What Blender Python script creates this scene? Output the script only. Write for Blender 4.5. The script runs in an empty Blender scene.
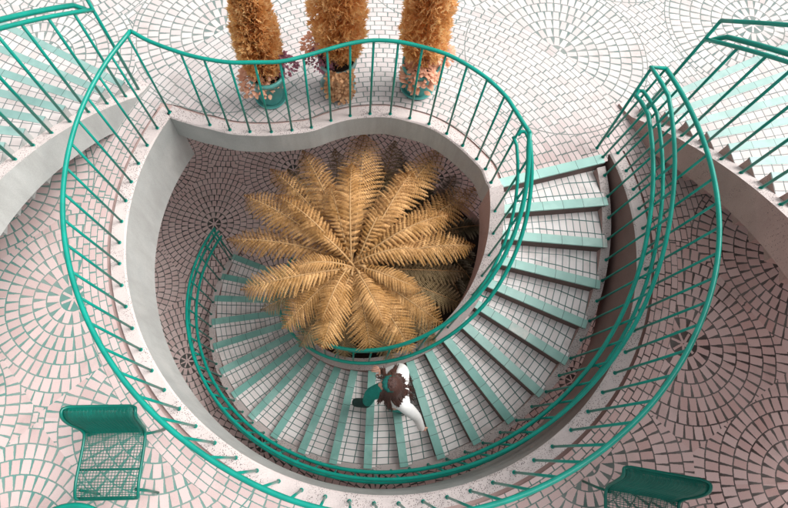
import bpy, math, random
from mathutils import Vector, Matrix
R = math.radians
pi = math.pi
sc = bpy.context.scene
COL = sc.collection

# ------------------------------------------------------------------ camera
H = 4.847                                   # eye height over the terrace (terrace = z 0)
FP, VX, VY, PX, PY = 559.5, 346.55, 451.75, 365.4, 249.8
dn = Vector((VX - PX, -(VY - PY), -FP)).normalized()
ax = Vector((1, 0, 0)); ax = (ax - dn * ax.dot(dn)).normalized()
ay = (-dn).cross(ax)
cam_d = bpy.data.cameras.new('camera'); cam = bpy.data.objects.new('camera', cam_d); COL.objects.link(cam)
M = Matrix((ax, ay, -dn)).to_4x4(); M.translation = Vector((0, 0, H)); cam.matrix_world = M
cam_d.sensor_width = 36; cam_d.lens = FP / 788 * 36
cam_d.shift_x = (394 - PX) / 788; cam_d.shift_y = (PY - 254) / 788
cam_d.clip_start = 0.05; cam_d.clip_end = 300
sc.camera = cam

# ------------------------------------------------------------------ world, sun, exposure
SUN_EL, SUN_AZ = 54, 78                     # azimuth measured from +Y towards +X
wd = bpy.data.worlds.new('World'); sc.world = wd; wd.use_nodes = True
nt = wd.node_tree; nt.nodes.clear()
sky = nt.nodes.new('ShaderNodeTexSky'); sky.sky_type = 'NISHITA'; sky.sun_disc = False
sky.sun_elevation = R(SUN_EL); sky.sun_rotation = R(SUN_AZ); sky.air_density = 1.0; sky.dust_density = 5
hs = nt.nodes.new('ShaderNodeHueSaturation'); hs.inputs['Saturation'].default_value = 0.12
bg = nt.nodes.new('ShaderNodeBackground'); bg.inputs[1].default_value = 0.15
wo = nt.nodes.new('ShaderNodeOutputWorld')
nt.links.new(sky.outputs[0], hs.inputs['Color']); nt.links.new(hs.outputs[0], bg.inputs[0]); nt.links.new(bg.outputs[0], wo.inputs[0])
sd = bpy.data.lights.new('sun', 'SUN'); sd.energy = 1.65; sd.angle = R(36); sd.color = (1, .975, .945)
sun = bpy.data.objects.new('sun', sd); COL.objects.link(sun)
sdir = Vector((math.sin(R(SUN_AZ)) * math.cos(R(SUN_EL)), math.cos(R(SUN_AZ)) * math.cos(R(SUN_EL)), math.sin(R(SUN_EL))))
sun.rotation_euler = (-sdir).to_track_quat('-Z', 'Y').to_euler()
sc.view_settings.view_transform = 'Standard'; sc.view_settings.look = 'None'
sc.view_settings.exposure = 0.72; sc.view_settings.gamma = 1

# pixel of the photograph (788x508) -> point on the horizontal plane at height z
def W(u, v, z=0.0):
    d = Vector((u - PX, -(v - PY), -FP)); t = (H - z) / d.dot(dn)
    return Vector((d.dot(ax) * t, d.dot(ay) * t, z))

C1 = (0.313, 2.10)                          # axis of the spiral stair
C2 = (0.33, 2.045)                          # centre of the ring walkway
def pol(c, r, deg, z=0.0):
    return Vector((c[0] + r * math.cos(R(deg)), c[1] + r * math.sin(R(deg)), z))

# ------------------------------------------------------------------ materials
class NB:
    def __init__(s, name):
        s.m = bpy.data.materials.new(name); s.m.use_nodes = True; s.t = s.m.node_tree; s.n = s.t.nodes; s.l = s.t.links
        s.b = s.n['Principled BSDF']
    def put(s, sock, v):
        if isinstance(v, bpy.types.NodeSocket): s.l.new(v, sock)
        elif v is not None: sock.default_value = v
    def ma(s, op, a, b=None, c=None):
        n = s.n.new('ShaderNodeMath'); n.operation = op
        for i, v in enumerate((a, b, c)): s.put(n.inputs[i], v)
        return n.outputs[0]
    def ve(s, op, a, b=None):
        n = s.n.new('ShaderNodeVectorMath'); n.operation = op
        s.put(n.inputs[0], a); s.put(n.inputs[1], b)
        return n.outputs['Value'] if op in ('DISTANCE', 'LENGTH', 'DOT_PRODUCT') else n.outputs['Vector']
    def mixc(s, f, a, b):
        n = s.n.new('ShaderNodeMix'); n.data_type = 'RGBA'; s.put(n.inputs[0], f)
        s.put(n.inputs[6], a if isinstance(a, bpy.types.NodeSocket) else (*a, 1)); s.put(n.inputs[7], b if isinstance(b, bpy.types.NodeSocket) else (*b, 1))
        return n.outputs[2]
    def mixv(s, f, a, b):
        n = s.n.new('ShaderNodeMix'); n.data_type = 'VECTOR'; s.put(n.inputs[0], f); s.put(n.inputs[4], a); s.put(n.inputs[5], b)
        return n.outputs[1]
    def mixf(s, f, a, b):
        n = s.n.new('ShaderNodeMix'); s.put(n.inputs[0], f); s.put(n.inputs[2], a); s.put(n.inputs[3], b)
        return n.outputs[0]
    def noise(s, scale, vec=None, detail=4, rough=.55, out=0):
        n = s.n.new('ShaderNodeTexNoise'); n.inputs['Scale'].default_value = scale; n.inputs['Detail'].default_value = detail
        n.inputs['Roughness'].default_value = rough
        if vec is not None: s.l.new(vec, n.inputs['Vector'])
        return n.outputs[out]
    def ramp(s, f, lo, hi, a=0., b=1.):
        n = s.n.new('ShaderNodeMapRange'); s.put(n.inputs[0], f)
        for i, v in enumerate((lo, hi, a, b)): n.inputs[i + 1].default_value = v
        return n.outputs[0]
    def pos(s):
        g = s.n.new('ShaderNodeNewGeometry'); return g.outputs['Position']
    def obj(s):
        g = s.n.new('ShaderNodeTexCoord'); return g.outputs['Object']
    def sep(s, v):
        g = s.n.new('ShaderNodeSeparateXYZ'); s.l.new(v, g.inputs[0]); return g.outputs
    def comb(s, x, y, z=0.):
        g = s.n.new('ShaderNodeCombineXYZ')
        for i, v in enumerate((x, y, z)): s.put(g.inputs[i], v)
        return g.outputs[0]
    def wn(s, v):
        g = s.n.new('ShaderNodeTexWhiteNoise'); g.noise_dimensions = '3D'; s.l.new(v, g.inputs[0]); return g.outputs['Value'], g.outputs['Color']
    def bump(s, h, strength=.4, dist=.01):
        g = s.n.new('ShaderNodeBump'); g.inputs['Strength'].default_value = strength; g.inputs['Distance'].default_value = dist
        s.l.new(h, g.inputs['Height']); s.l.new(g.outputs[0], s.b.inputs['Normal'])
    def fin(s, col=None, rough=.6, spec=.4):
        if col is not None: s.put(s.b.inputs['Base Color'], col if isinstance(col, bpy.types.NodeSocket) else (*col, 1))
        s.put(s.b.inputs['Roughness'], rough); s.b.inputs['Specular IOR Level'].default_value = spec
        return s.m

def polar(b, P, cen, rw, bw, mort, seed):
    """bricks laid in rings of depth rw round the point cen: returns mask(1 = brick), id vector"""
    d = b.ve('SUBTRACT', P, cen); x, y, _ = b.sep(d)
    r = b.ma('SQRT', b.ma('ADD', b.ma('MULTIPLY', x, x), b.ma('MULTIPLY', y, y)))
    th = b.ma('DIVIDE', b.ma('ARCTAN2', y, x), 2 * pi); th = b.ma('ADD', th, .5)
    rn = b.ma('DIVIDE', r, rw); ring = b.ma('FLOOR', rn); fr = b.ma('FRACT', rn)
    n = b.ma('MAXIMUM', b.ma('ROUND', b.ma('DIVIDE', b.ma('MULTIPLY', b.ma('ADD', ring, .62), 2 * pi * rw), bw)), 7)
    a = b.ma('ADD', b.ma('MULTIPLY', th, n), b.ma('MULTIPLY', ring, .37)); ai = b.ma('FLOOR', a); fa = b.ma('FRACT', a)
    jit = b.wn(b.comb(ring, ai, seed))[0]
    arc = b.ma('DIVIDE', b.ma('MULTIPLY', r, 2 * pi), n)                         # arc length of one brick here
    arc0 = b.ma('DIVIDE', b.ma('MULTIPLY', b.ma('ADD', ring, .34), 2 * pi * rw), n)
    half = b.ma('SUBTRACT', b.ma('MULTIPLY', b.ma('MAXIMUM', arc0, .03), .5), mort * .5)
    half = b.ma('MULTIPLY', half, b.ma('ADD', .93, b.ma('MULTIPLY', jit, .1)))
    ea = b.ma('SUBTRACT', half, b.ma('MULTIPLY', b.ma('ABSOLUTE', b.ma('SUBTRACT', fa, .5)), arc))
    er = b.ma('SUBTRACT', b.ma('MULTIPLY', b.ma('MINIMUM', fr, b.ma('SUBTRACT', 1, fr)), rw), mort * .42)
    return b.ma('MINIMUM', ea, er), b.comb(ring, ai, seed)

def paving(name, centres, rc, rw, bw, colA, colB, mortar_left, mortar_right, wellrows=True, blendx=(1.0, 2.6), shadeless=None):
    b = NB(name); P0 = b.pos()
    nz = b.noise(9, P0, 2, out=1)
    P = b.ve('ADD', P0, b.ve('SCALE', b.ve('SUBTRACT', nz, (.5, .5, .5)), None))
    for n in b.n:
        if n.type == 'VECT_MATH' and n.operation == 'SCALE': n.inputs[3].default_value = .008
    x, y, z = b.sep(P); P = b.comb(x, y, 0.)
    best = None; bc = None
    for c in centres:
        d = b.ve('DISTANCE', P, (c[0], c[1], 0))
        if best is None: best = d; bc = b.comb(c[0], c[1], 0.)
        else:
            lt = b.ma('LESS_THAN', d, best); bc = b.mixv(lt, bc, (c[0], c[1], 0)); best = b.ma('MINIMUM', d, best)
    cs = b.ma('ADD', b.sep(bc)[0], b.sep(bc)[1])
    m1, id1 = polar(b, P, bc, rw, bw, .0125 if wellrows else .011, cs)
    if wellrows:
        m2, id2 = polar(b, P, (C2[0], C2[1], 0.), .060, .115, .009, 3.3)
        rr = b.ve('DISTANCE', P, (C2[0], C2[1], 0.))
        near = b.ma('LESS_THAN', b.ma('ABSOLUTE', b.ma('SUBTRACT', rr, 2.62)), .14)   # course of small bricks along the kerb
        ny = b.ma('LESS_THAN', b.ma('ABSOLUTE', b.ma('SUBTRACT', b.sep(P)[0], .33)), 6.0)
        ins = b.ma('MULTIPLY', b.ma('LESS_THAN', best, rc), b.ma('SUBTRACT', 1, near))
        ins = b.ma('MULTIPLY', ins, b.ma('GREATER_THAN', rr, 2.665))
        mask = b.ma('MINIMUM', b.mixf(ins, m2, m1), b.ma('SUBTRACT', b.ma('ABSOLUTE', b.ma('SUBTRACT', best, rc)), .005)); idv = b.mixv(ins, id2, id1)
    else: mask, idv = m1, id1
    edge = b.noise(70, P0, 3)
    mk = b.ramp(b.ma('ADD', mask, b.ma('MULTIPLY', b.ma('SUBTRACT', edge, .5), .008)), -.0015, .002)
    rv, rcol = b.wn(idv)
    col = b.mixc(rv, colA, colB)
    if wellrows:
        xs, ys, _ = b.sep(P0); ef = b.ma('MULTIPLY', b.ramp(b.ma('ADD', xs, b.ma('MULTIPLY', b.noise(1.1, P0, 3), .8)), 1.5, 2.7), b.ramp(ys, 2.9, 2.0))
        col = b.mixc(ef, col, b.mixc(rv, (.60, .38, .345), (.72, .53, .495)))   # reddish tone of the shade put into the brick colour on the east side
    if wellrows: col = b.mixc(b.ramp(b.ma('ADD', b.sep(P0)[1], b.noise(.9, P0, 3)), 2.9, 4.0), col, b.mixc(rv, (.43, .395, .385), (.515, .49, .48)))
    col = b.mixc(b.ramp(b.noise(1.3, P0, 3), .35, .7), col, b.mixc(.5, col, colB))
    grit = b.ramp(b.noise(220, P0, 3), .3, .7, .86, 1.08)
    g = b.n.new('ShaderNodeHueSaturation'); b.put(g.inputs['Color'], col); b.put(g.inputs['Value'], grit); col = g.outputs[0]
    mort = b.mixc(b.ramp(b.sep(P0)[0], blendx[0], blendx[1]), mortar_left, mortar_right)
    if wellrows: mort = b.mixc(b.ramp(b.ma('ADD', b.sep(P0)[1], b.ma('MULTIPLY', b.noise(.9, P0, 3), 1.2)), 2.7, 4.0), mort, (.13, .175, .165))
    mort = b.mixc(b.ramp(b.noise(3.1, P0, 3), .35, .65), mort, b.mixc(.45, mort, (.30, .29, .27)))
    fin = b.mixc(mk, mort, col)
    st = b.ramp(b.noise(2.4, P0, 6, .7), .54, .72, 0, .32)
    fin = b.mixc(st, fin, (.20, .16, .14))
    b.bump(b.ma('ADD', mk, b.ma('MULTIPLY', b.noise(120, P0, 3), .25)), .5, .006)
    return b.fin(fin, b.mixf(mk, .9, .62), .35)

def grid_tiles(name, colA, colB, grout, rows=3.0, tw=.070):
    b = NB(name); uvn = b.n.new('ShaderNodeUVMap'); u, v, _ = b.sep(uvn.outputs[0]); P0 = b.pos()
    wob = b.ma('MULTIPLY', b.ma('SUBTRACT', b.noise(6, P0, 2), .5), .12)
    U = b.ma('ADD', b.ma('DIVIDE', u, tw), wob); V = b.ma('ADD', b.ma('MULTIPLY', v, rows), wob)
    iu, fu, iv, fv = b.ma('FLOOR', U), b.ma('FRACT', U), b.ma('FLOOR', V), b.ma('FRACT', V)
    eu = b.ma('MULTIPLY', b.ma('MINIMUM', fu, b.ma('SUBTRACT', 1, fu)), tw)
    ev = b.ma('MULTIPLY', b.ma('MINIMUM', fv, b.ma('SUBTRACT', 1, fv)), .1)
    mk = b.ramp(b.ma('MINIMUM', eu, ev), .0025, .0055)
    oi = b.n.new('ShaderNodeObjectInfo').outputs['Random']
    rv, _ = b.wn(b.comb(iu, iv, b.ma('MULTIPLY', oi, 50)))
    col = b.mixc(rv, colA, colB)
    col = b.mixc(b.ramp(b.noise(2.5, P0, 4, .65), .52, .70, 0, .42), col, (.28, .22, .20))
    fin = b.mixc(mk, grout, col)
    b.bump(b.ma('ADD', mk, b.ma('MULTIPLY', b.noise(150, P0, 3), .2)), .4, .005)
    return b.fin(fin, .6, .35)

def concrete(name, col, dark, speck=.0, streak=False, sscale=75, east=None):
    b = NB(name); P = b.pos()
    f = b.ramp(b.noise(2.2, P, 8, .65), .3, .72)
    c = b.mixc(f, col, dark)
    if streak:
        x, y, z = b.sep(P)
        q = b.noise(1.0, b.comb(b.ma('MULTIPLY', b.ma('ARCTAN2', b.ma('SUBTRACT', y, C2[1]), b.ma('SUBTRACT', x, C2[0])), 14), b.ma('MULTIPLY', z, 1.2), 0.), 5, .6)
        c = b.mixc(b.ramp(q, .42, .66, 0, .8), c, tuple(v * .74 for v in col))
    if east: c = b.mixc(b.ramp(b.sep(P)[0], .9, 2.1), c, b.mixc(f, east, tuple(v * .75 for v in east)))  # brown of the shaded right side blended into the base colour
    fine = b.ramp(b.noise(160, P, 4, .7), .3, .7, .84, 1.1)
    g = b.n.new('ShaderNodeHueSaturation'); b.put(g.inputs['Color'], c); b.put(g.inputs['Value'], fine); c = g.outputs[0]
    if speck:
        v = b.n.new('ShaderNodeTexVoronoi'); v.inputs['Scale'].default_value = sscale; b.l.new(P, v.inputs['Vector'])
        keep = b.ramp(b.noise(2.6, P, 3, .6), .42, .54)
        s_ = b.ma('MULTIPLY', b.ma('LESS_THAN', v.outputs['Distance'], .36), b.ma('MULTIPLY', b.ma('GREATER_THAN', b.sep(v.outputs['Color'])[0], 1 - speck), keep))
        c = b.mixc(b.ma('MULTIPLY', s_, .85), c, (.06, .045, .045))
    b.bump(b.noise(60, P, 6, .7), .25, .006)
    return b.fin(c, .85, .25)

def paint(name, col, rough=.32, vary=.25):
    b = NB(name); P = b.pos()
    c = b.mixc(b.ramp(b.noise(7, P, 5, .65), .35, .7), col, tuple(v * (1 - vary) for v in col))
    c = b.mixc(b.ramp(b.noise(45, P, 4, .7), .68, .76), c, (.09, .13, .11))
    b.bump(b.noise(90, P, 3), .08, .002)
    b.b.inputs['Coat Weight'].default_value = .12; b.b.inputs['Coat Roughness'].default_value = .2
    return b.fin(c, rough, .3)

def leafy(name, cols, rough=.6, scale=14, trans=.25):
    b = NB(name); P = b.pos()
    at = b.n.new('ShaderNodeAttribute'); at.attribute_name = 'rnd'
    c = b.mixc(at.outputs['Fac'], cols[0], cols[1])
    c = b.mixc(b.ramp(b.noise(scale, P, 4, .6), .38, .66), c, cols[2])
    f = b.fin(c, rough, .25)
    try: b.b.inputs['Subsurface Weight'].default_value = 0
    except Exception: pass
    if trans:
        tr = b.n.new('ShaderNodeBsdfTranslucent'); b.l.new(c, tr.inputs[0])
        mx = b.n.new('ShaderNodeMixShader'); mx.inputs[0].default_value = trans
        out = b.n['Material Output']; b.l.new(b.b.outputs[0], mx.inputs[1]); b.l.new(tr.outputs[0], mx.inputs[2]); b.l.new(mx.outputs[0], out.inputs[0])
    return f

def plain(name, col, rough=.7, spec=.3, n=20, k=.75):
    b = NB(name); P = b.obj()
    c = b.mixc(b.ramp(b.noise(n, P, 4, .6), .35, .68), col, tuple(v * k for v in col))
    return b.fin(c, rough, spec)

T_CEN = [(2.19, 3.99), (-1.33, 4.17), (-2.41, 1.27), (1.96, -.07), (2.97, .9), (-1.54, .26), (3.75, -.25), (4.45, 4.45), (1.0, 5.35), (-.75, 5.6),
         (-3.4, 2.35), (-3.5, .3), (-2.55, -.75), (-3.1, 5.1), (-3.2, 3.8), (3.1, 5.7), (4.2, 1.7), (3.0, -1.2), (.3, -1.3), (4.9, .7)]
L_CEN = [(-2.2, 3.5), (-2.4, 1.28), (-.95, 4.5), (-3.35, 4.6), (-3.6, 2.4), (-1.0, 2.2), (-2.1, 5.6), (-1.2, .1), (.4, -.6), (2.0, -.4), (3.4, 1.0), (.3, 5.4),
         (-3.4, -.1), (1.5, 4.4), (3.3, 3.2)]
M_pave = paving('terrace_brick', T_CEN, .98, .116, .083, (.48, .345, .33), (.58, .46, .445), (.09, .23, .20), (.06, .045, .04), True)
M_low = paving('lower_brick', L_CEN, 9, .105, .085, (.72, .53, .50), (.78, .63, .60), (.05, .055, .05), (.05, .04, .04), False)
M_tile = grid_tiles('stair_tile', (.76, .685, .665), (.83, .79, .775), (.06, .15, .135))
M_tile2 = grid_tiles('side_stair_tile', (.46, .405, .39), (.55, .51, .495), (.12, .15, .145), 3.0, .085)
M_conc = concrete('pale_concrete', (.46, .46, .44), (.36, .37, .36), streak=True, east=(.25, .155, .135))  # right part takes its shade as a brown colour blend
M_curb = concrete('exposed_aggregate', (.60, .52, .50), (.48, .42, .40), speck=.6, sscale=95)
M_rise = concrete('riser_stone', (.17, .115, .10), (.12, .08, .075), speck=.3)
M_shade_conc = concrete('shaded_brown_concrete', (.42, .275, .245), (.31, .20, .18), speck=.2, sscale=110)  # concrete with the brown of its shaded faces painted in
M_gut = concrete('gutter', (.50, .36, .33), (.38, .27, .25), east=(.24, .145, .125))  # right part browned in colour like the shaded beam beside it
M_teal = paint('teal_paint', (.0, .255, .195), .3)
M_tealdark = paint('dark_teal_paint', (.0, .135, .10), .3)
M_nose = None
def nosing_mat(name='nosing_strip', cA=(.16, .41, .355), cB=(.27, .50, .44), cC=(.14, .35, .30)):
    b = NB(name); uvn = b.n.new('ShaderNodeUVMap'); u, v, _ = b.sep(uvn.outputs[0]); P = b.pos()
    U = b.ma('DIVIDE', u, .205); fu = b.ma('FRACT', U); e = b.ma('MINIMUM', fu, b.ma('SUBTRACT', 1, fu))
    oi = b.n.new('ShaderNodeObjectInfo').outputs['Random']
    rv, _ = b.wn(b.comb(b.ma('FLOOR', U), b.ma('MULTIPLY', oi, 91), 0.))
    c = b.mixc(rv, cA, cB)
    c = b.mixc(b.ma('GREATER_THAN', rv, .975), c, (.62, .63, .58))
    c = b.mixc(b.ramp(b.noise(5, P, 5, .6), .4, .7), c, cC)
    c = b.mixc(b.ma('LESS_THAN', e, .012), c, (.05, .10, .09))
    b.bump(b.noise(140, P, 3), .15, .002)
    return b.fin(c, .4, .5)
M_nose = nosing_mat()
M_nose3 = nosing_mat('pale_nosing_strip', (.27, .50, .44), (.36, .57, .51), (.25, .45, .40))
M_nose2 = nosing_mat('muted_nosing_strip', (.19, .335, .305), (.26, .39, .36), (.17, .29, .265))  # muted tone for the nosings of the side stairs
M_fern = leafy('fern_leaf', [(.22, .10, .03), (.86, .52, .23), (.42, .22, .07)], trans=.25, scale=6)
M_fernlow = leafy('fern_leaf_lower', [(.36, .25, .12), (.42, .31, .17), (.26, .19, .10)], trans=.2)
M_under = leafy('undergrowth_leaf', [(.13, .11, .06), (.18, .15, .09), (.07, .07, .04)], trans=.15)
M_rachis = plain('fern_stalk', (.45, .27, .12))
M_fuzz = plain('fern_trunk_fibre', (.10, .06, .035), .9)
M_conif = leafy('conifer_leaf', [(.92, .58, .25), (.96, .72, .40), (.72, .38, .13)], scale=9, trans=.42)
M_peach = leafy('peach_leaf', [(.80, .42, .28), (.85, .55, .40), (.68, .32, .20)], trans=.3)
M_plum = leafy('plum_leaf', [(.38, .14, .20), (.50, .26, .32), (.22, .07, .10)], trans=.2)
M_ivy = leafy('ivy_leaf', [(.66, .36, .17), (.76, .48, .28), (.44, .22, .11)], trans=.2)
M_pot = paint('pot_glaze', (.10, .36, .33), .35)
M_potg = paint('pot_grey', (.24, .38, .36), .45)
M_soil = plain('soil', (.022, .016, .013), .95, .1, 30)
M_bark = plain('bark', (.12, .07, .04), .9)
M_skin = plain('skin', (.60, .33, .24), .5, .4, 10, .92)
M_cloth = plain('white_cotton', (.80, .80, .78), .85, .2, 25, .93)
M_trous = plain('teal_trousers', (.02, .30, .25), .85, .2, 25, .8)
M_hat = plain('teal_beret', (.015, .105, .09), .9, .1, 40, .7)
M_hair = plain('dark_hair', (.075, .03, .022), .55, .5, 60, .6)
M_shoe = plain('dark_shoe', (.02, .05, .045), .6, .3)
M_top = paint('table_paint', (.0, .22, .16), .25)

# ------------------------------------------------------------------ mesh helpers
def empty(name, loc, label, cat, group=None):
    o = bpy.data.objects.new(name, None); COL.objects.link(o); o.location = loc; o.empty_display_size = .1
    o['label'] = label; o['category'] = cat
    if group: o['group'] = group
    return o
class MB:
    def __init__(s): s.v = []; s.f = []; s.m = []; s.uv = []; s.rnd = []; s.sm = []
    def add(s, vs, fs, mi=0, uv=None, rnd=0., smooth=True):
        k = len(s.v); s.v += [tuple(v) for v in vs]
        for i, f in enumerate(fs):
            s.f.append([k + a for a in f]); s.m.append(mi); s.sm.append(smooth); s.uv.append(uv[i] if uv else None)
        s.rnd += [rnd] * len(vs)
    def box(s, lo, hi, mi=0):
        x0, y0, z0 = lo; x1, y1, z1 = hi
        s.add([(x0, y0, z0), (x1, y0, z0), (x1, y1, z0), (x0, y1, z0), (x0, y0, z1), (x1, y0, z1), (x1, y1, z1), (x0, y1, z1)],
              [(0, 3, 2, 1), (4, 5, 6, 7), (0, 1, 5, 4), (1, 2, 6, 5), (2, 3, 7, 6), (3, 0, 4, 7)], mi, smooth=False)
    def tube(s, pts, r, n=8, closed=False, mi=0, rnd=0., caps=True):
        pts = [Vector(p) for p in pts]; N = len(pts)
        rs = r if isinstance(r, (list, tuple)) else [r] * N
        T = []
        for i in range(N):
            a = pts[i - 1] if (i > 0 or closed) else pts[0]; b_ = pts[(i + 1) % N] if (i < N - 1 or closed) else pts[-1]
            t = (b_ - a); T.append(t.normalized() if t.length > 1e-9 else Vector((0, 0, 1)))
        up = Vector((0, 0, 1)) if abs(T[0].z) < .9 else Vector((1, 0, 0))
        u = (up - T[0] * up.dot(T[0])).normalized(); vs = []
        for i in range(N):
            u = (u - T[i] * u.dot(T[i])).normalized(); w_ = T[i].cross(u)
            for k in range(n):
                a = 2 * pi * k / n; vs.append(pts[i] + (u * math.cos(a) + w_ * math.sin(a)) * rs[i])
        fs = []
        for i in range(N if closed else N - 1):
            j = (i + 1) % N
            for k in range(n):
                k2 = (k + 1) % n; fs.append((i * n + k, i * n + k2, j * n + k2, j * n + k))
        if not closed and caps: fs += [tuple(reversed(range(n))), tuple((N - 1) * n + k for k in range(n))]
        s.add(vs, fs, mi, rnd=rnd)
    def lathe(s, prof, c=(0, 0, 0), n=32, mi=0):
        vs = [(c[0] + r * math.cos(2 * pi * k / n), c[1] + r * math.sin(2 * pi * k / n), c[2] + z) for r, z in prof for k in range(n)]
        fs = [(i * n + k, i * n + (k + 1) % n, (i + 1) * n + (k + 1) % n, (i + 1) * n + k) for i in range(len(prof) - 1) for k in range(n)]
        s.add(vs, fs, mi)
    def build(s, name, mats, parent=None, autosmooth=False):
        me = bpy.data.meshes.new(name); me.from_pydata(s.v, [], s.f); me.update()
        if not isinstance(mats, (list, tuple)): mats = [mats]
        for m in mats: me.materials.append(m)
        me.polygons.foreach_set('material_index', s.m); me.polygons.foreach_set('use_smooth', s.sm)
        if any(u is not None for u in s.uv):
            l = me.uv_layers.new(name='UVMap'); k = 0
            for f, u in zip(s.f, s.uv):
                for i in range(len(f)):
                    if u is not None: l.data[k].uv = u[i]
                    k += 1
        if any(s.rnd):
            a = me.attributes.new('rnd', 'FLOAT', 'POINT'); a.data.foreach_set('value', s.rnd)
        o = bpy.data.objects.new(name, me); COL.objects.link(o)
        if parent is not None:
            o.parent = parent; o.matrix_parent_inverse = Matrix.Translation(parent.location).inverted() @ Matrix.Identity(4)
        return o
def tagm(o, label=None, cat=None, group=None, kind=None):
    if label: o['label'] = label
    if cat: o['category'] = cat
    if group: o['group'] = group
    if kind: o['kind'] = kind
    return o
def smooth_path(pts, sub=4):
    """Catmull-Rom through the points"""
    pts = [Vector(p) for p in pts]; out = []
    for i in range(len(pts) - 1):
        a = pts[i - 1] if i else pts[0] * 2 - pts[1]; b_, c = pts[i], pts[i + 1]; d = pts[i + 2] if i + 2 < len(pts) else pts[-1] * 2 - pts[-2]
        for k in range(sub):
            t = k / sub
            out.append(.5 * ((2 * b_) + (c - a) * t + (2 * a - 5 * b_ + 4 * c - d) * t * t + (3 * b_ - a - 3 * c + d) * t ** 3))
    out.append(pts[-1]); return out
def sweep_profile(mb, path, prof, mats, side=1):
    """path: plan points (with z); prof: closed list of (offset outwards, z, material); side: +1 = outwards is right of travel"""
    n = len(prof); N = len(path); vs = []
    for i in range(N):
        a = path[max(i - 1, 0)]; b_ = path[min(i + 1, N - 1)]; t = (b_ - a); t.z = 0; t.normalize(); nn = Vector((t.y, -t.x, 0)) * side
        for o, z, _ in prof: q = path[i] + nn * o; vs.append((q.x, q.y, path[i].z + z))
    for j in range(n):
        j2 = (j + 1) % n
        fs = [(i * n + j, i * n + j2, (i + 1) * n + j2, (i + 1) * n + j) for i in range(N - 1)]
        k = len(mb.v)
        sub = [vs[a] for f in fs for a in f]
        # separate strip per profile edge keeps the arrises crisp
        strip = []; 
        for i in range(N): strip += [vs[i * n + j], vs[i * n + j2]]
        mb.add(strip, [(2 * i, 2 * i + 1, 2 * i + 3, 2 * i + 2) for i in range(N - 1)], mats[j] if False else prof[j][2])
    mb.add([vs[k] for k in range(n)], [tuple(range(n))], prof[0][2], smooth=False)
    mb.add([vs[(N - 1) * n + k] for k in range(n)], [tuple(reversed(range(n)))], prof[0][2], smooth=False)

# ------------------------------------------------------------------ measured lines of the photograph
ring_px = [(127.8,36.7,169.6,112.6),(111,55.5,157.4,128.3),(97.9,75.2,147.9,145.6),(86.8,96.8,139,163.7),(76.6,119.5,131.7,182),(70.7,142.7,125.4,200.8),(65.8,167.3,121.9,221.6),(62.8,192.9,119.3,242.7),(62.5,219,119.3,263.7),(65.4,243.6,121.9,285.4),(70.7,270.8,125.8,306.7),(78.2,296.4,132.7,328.3),(88.8,322,141,349.6),(101.6,347.6,151.8,370.6),(117,371.6,164.3,389.9),(136.1,395.5,179,409),(157.9,416.9,195.7,426.1),(179.6,437.6,214.6,442.9),(208,455.7,236,457.3),(234.7,471,257.4,469.5)]
ring_px2 = [(608,442.4,551.8,445.7),(634.6,422,570.6,429.6),(655.2,401,588.3,411.8),(672.9,374.9,602.4,392.2),(687.7,349.6,614.8,372.9),(699.1,323.6,624.6,351.8),(707.4,301,633.1,330.5)]
S_px = [(180.4,52.7,210,125),(203.6,58.6,230,130),(229,62.3,250,131.8),(254.3,62.4,271.4,131.9),(280,61.7,292,130.2),(303.3,56.5,311.5,127.5),(326.9,49.7,331,120.6),(350.2,43.5,350.2,115.8),(373.8,40.4,370,113.8),(398.5,41.8,390.3,114),(422.5,47,409.8,118.2),(446.1,54.1,429,124),(467.4,65.1,446.8,133.6),(487.6,78.8,462.6,145.6),(505,95.4,476.6,159),(514,108.2,485.5,169),(523.3,123,491,182.5)]
RISE = .16; DA = 9.84; A0 = 15.3
def zn(a):                                   # height of the nosing line of the spiral at angle a
    return min(0., -RISE * (A0 - a) / DA)

# ------------------------------------------------------------------ floors
ringc = lambda r, a, z=0.: pol(C2, r, a, z)
cusp = W(169.6, 112.6)
# plan of the S shaped edge of the terrace (baluster line)
S_plan = [cusp, W(180, 117), W(190, 120), W(200, 123)] + [W(q[2], q[3]) for q in S_px] 
S_plan = smooth_path(S_plan, 4)
S_end = [pol(C1, 1.128, a) for a in (17.5, 15.3)]
ring_plan = [ringc(2.43, a) for a in range(151, 380, 2)]
def offs(path, d):
    out = []
    for i in range(len(path)):
        a = path[max(i - 1, 0)]; b_ = path[min(i + 1, len(path) - 1)]; t = (b_ - a); t.z = 0; t.normalize()
        out.append(path[i] + Vector((t.y, -t.x, 0)) * d)
    return out
S_out = offs(S_plan, -.112)                  # terrace side
hole = [Vector((-1.90, 3.30, 0))]
hole += [ringc(2.54, a) for a in range(156, 378, 3)]
hole += [ringc(2.54, 378.1), ringc(2.36, 378.1), pol(C1, 2.33, A0), pol(C1, 1.22, A0)]
hole += [p for p in reversed(S_out) if p.x > -1.72]
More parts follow.
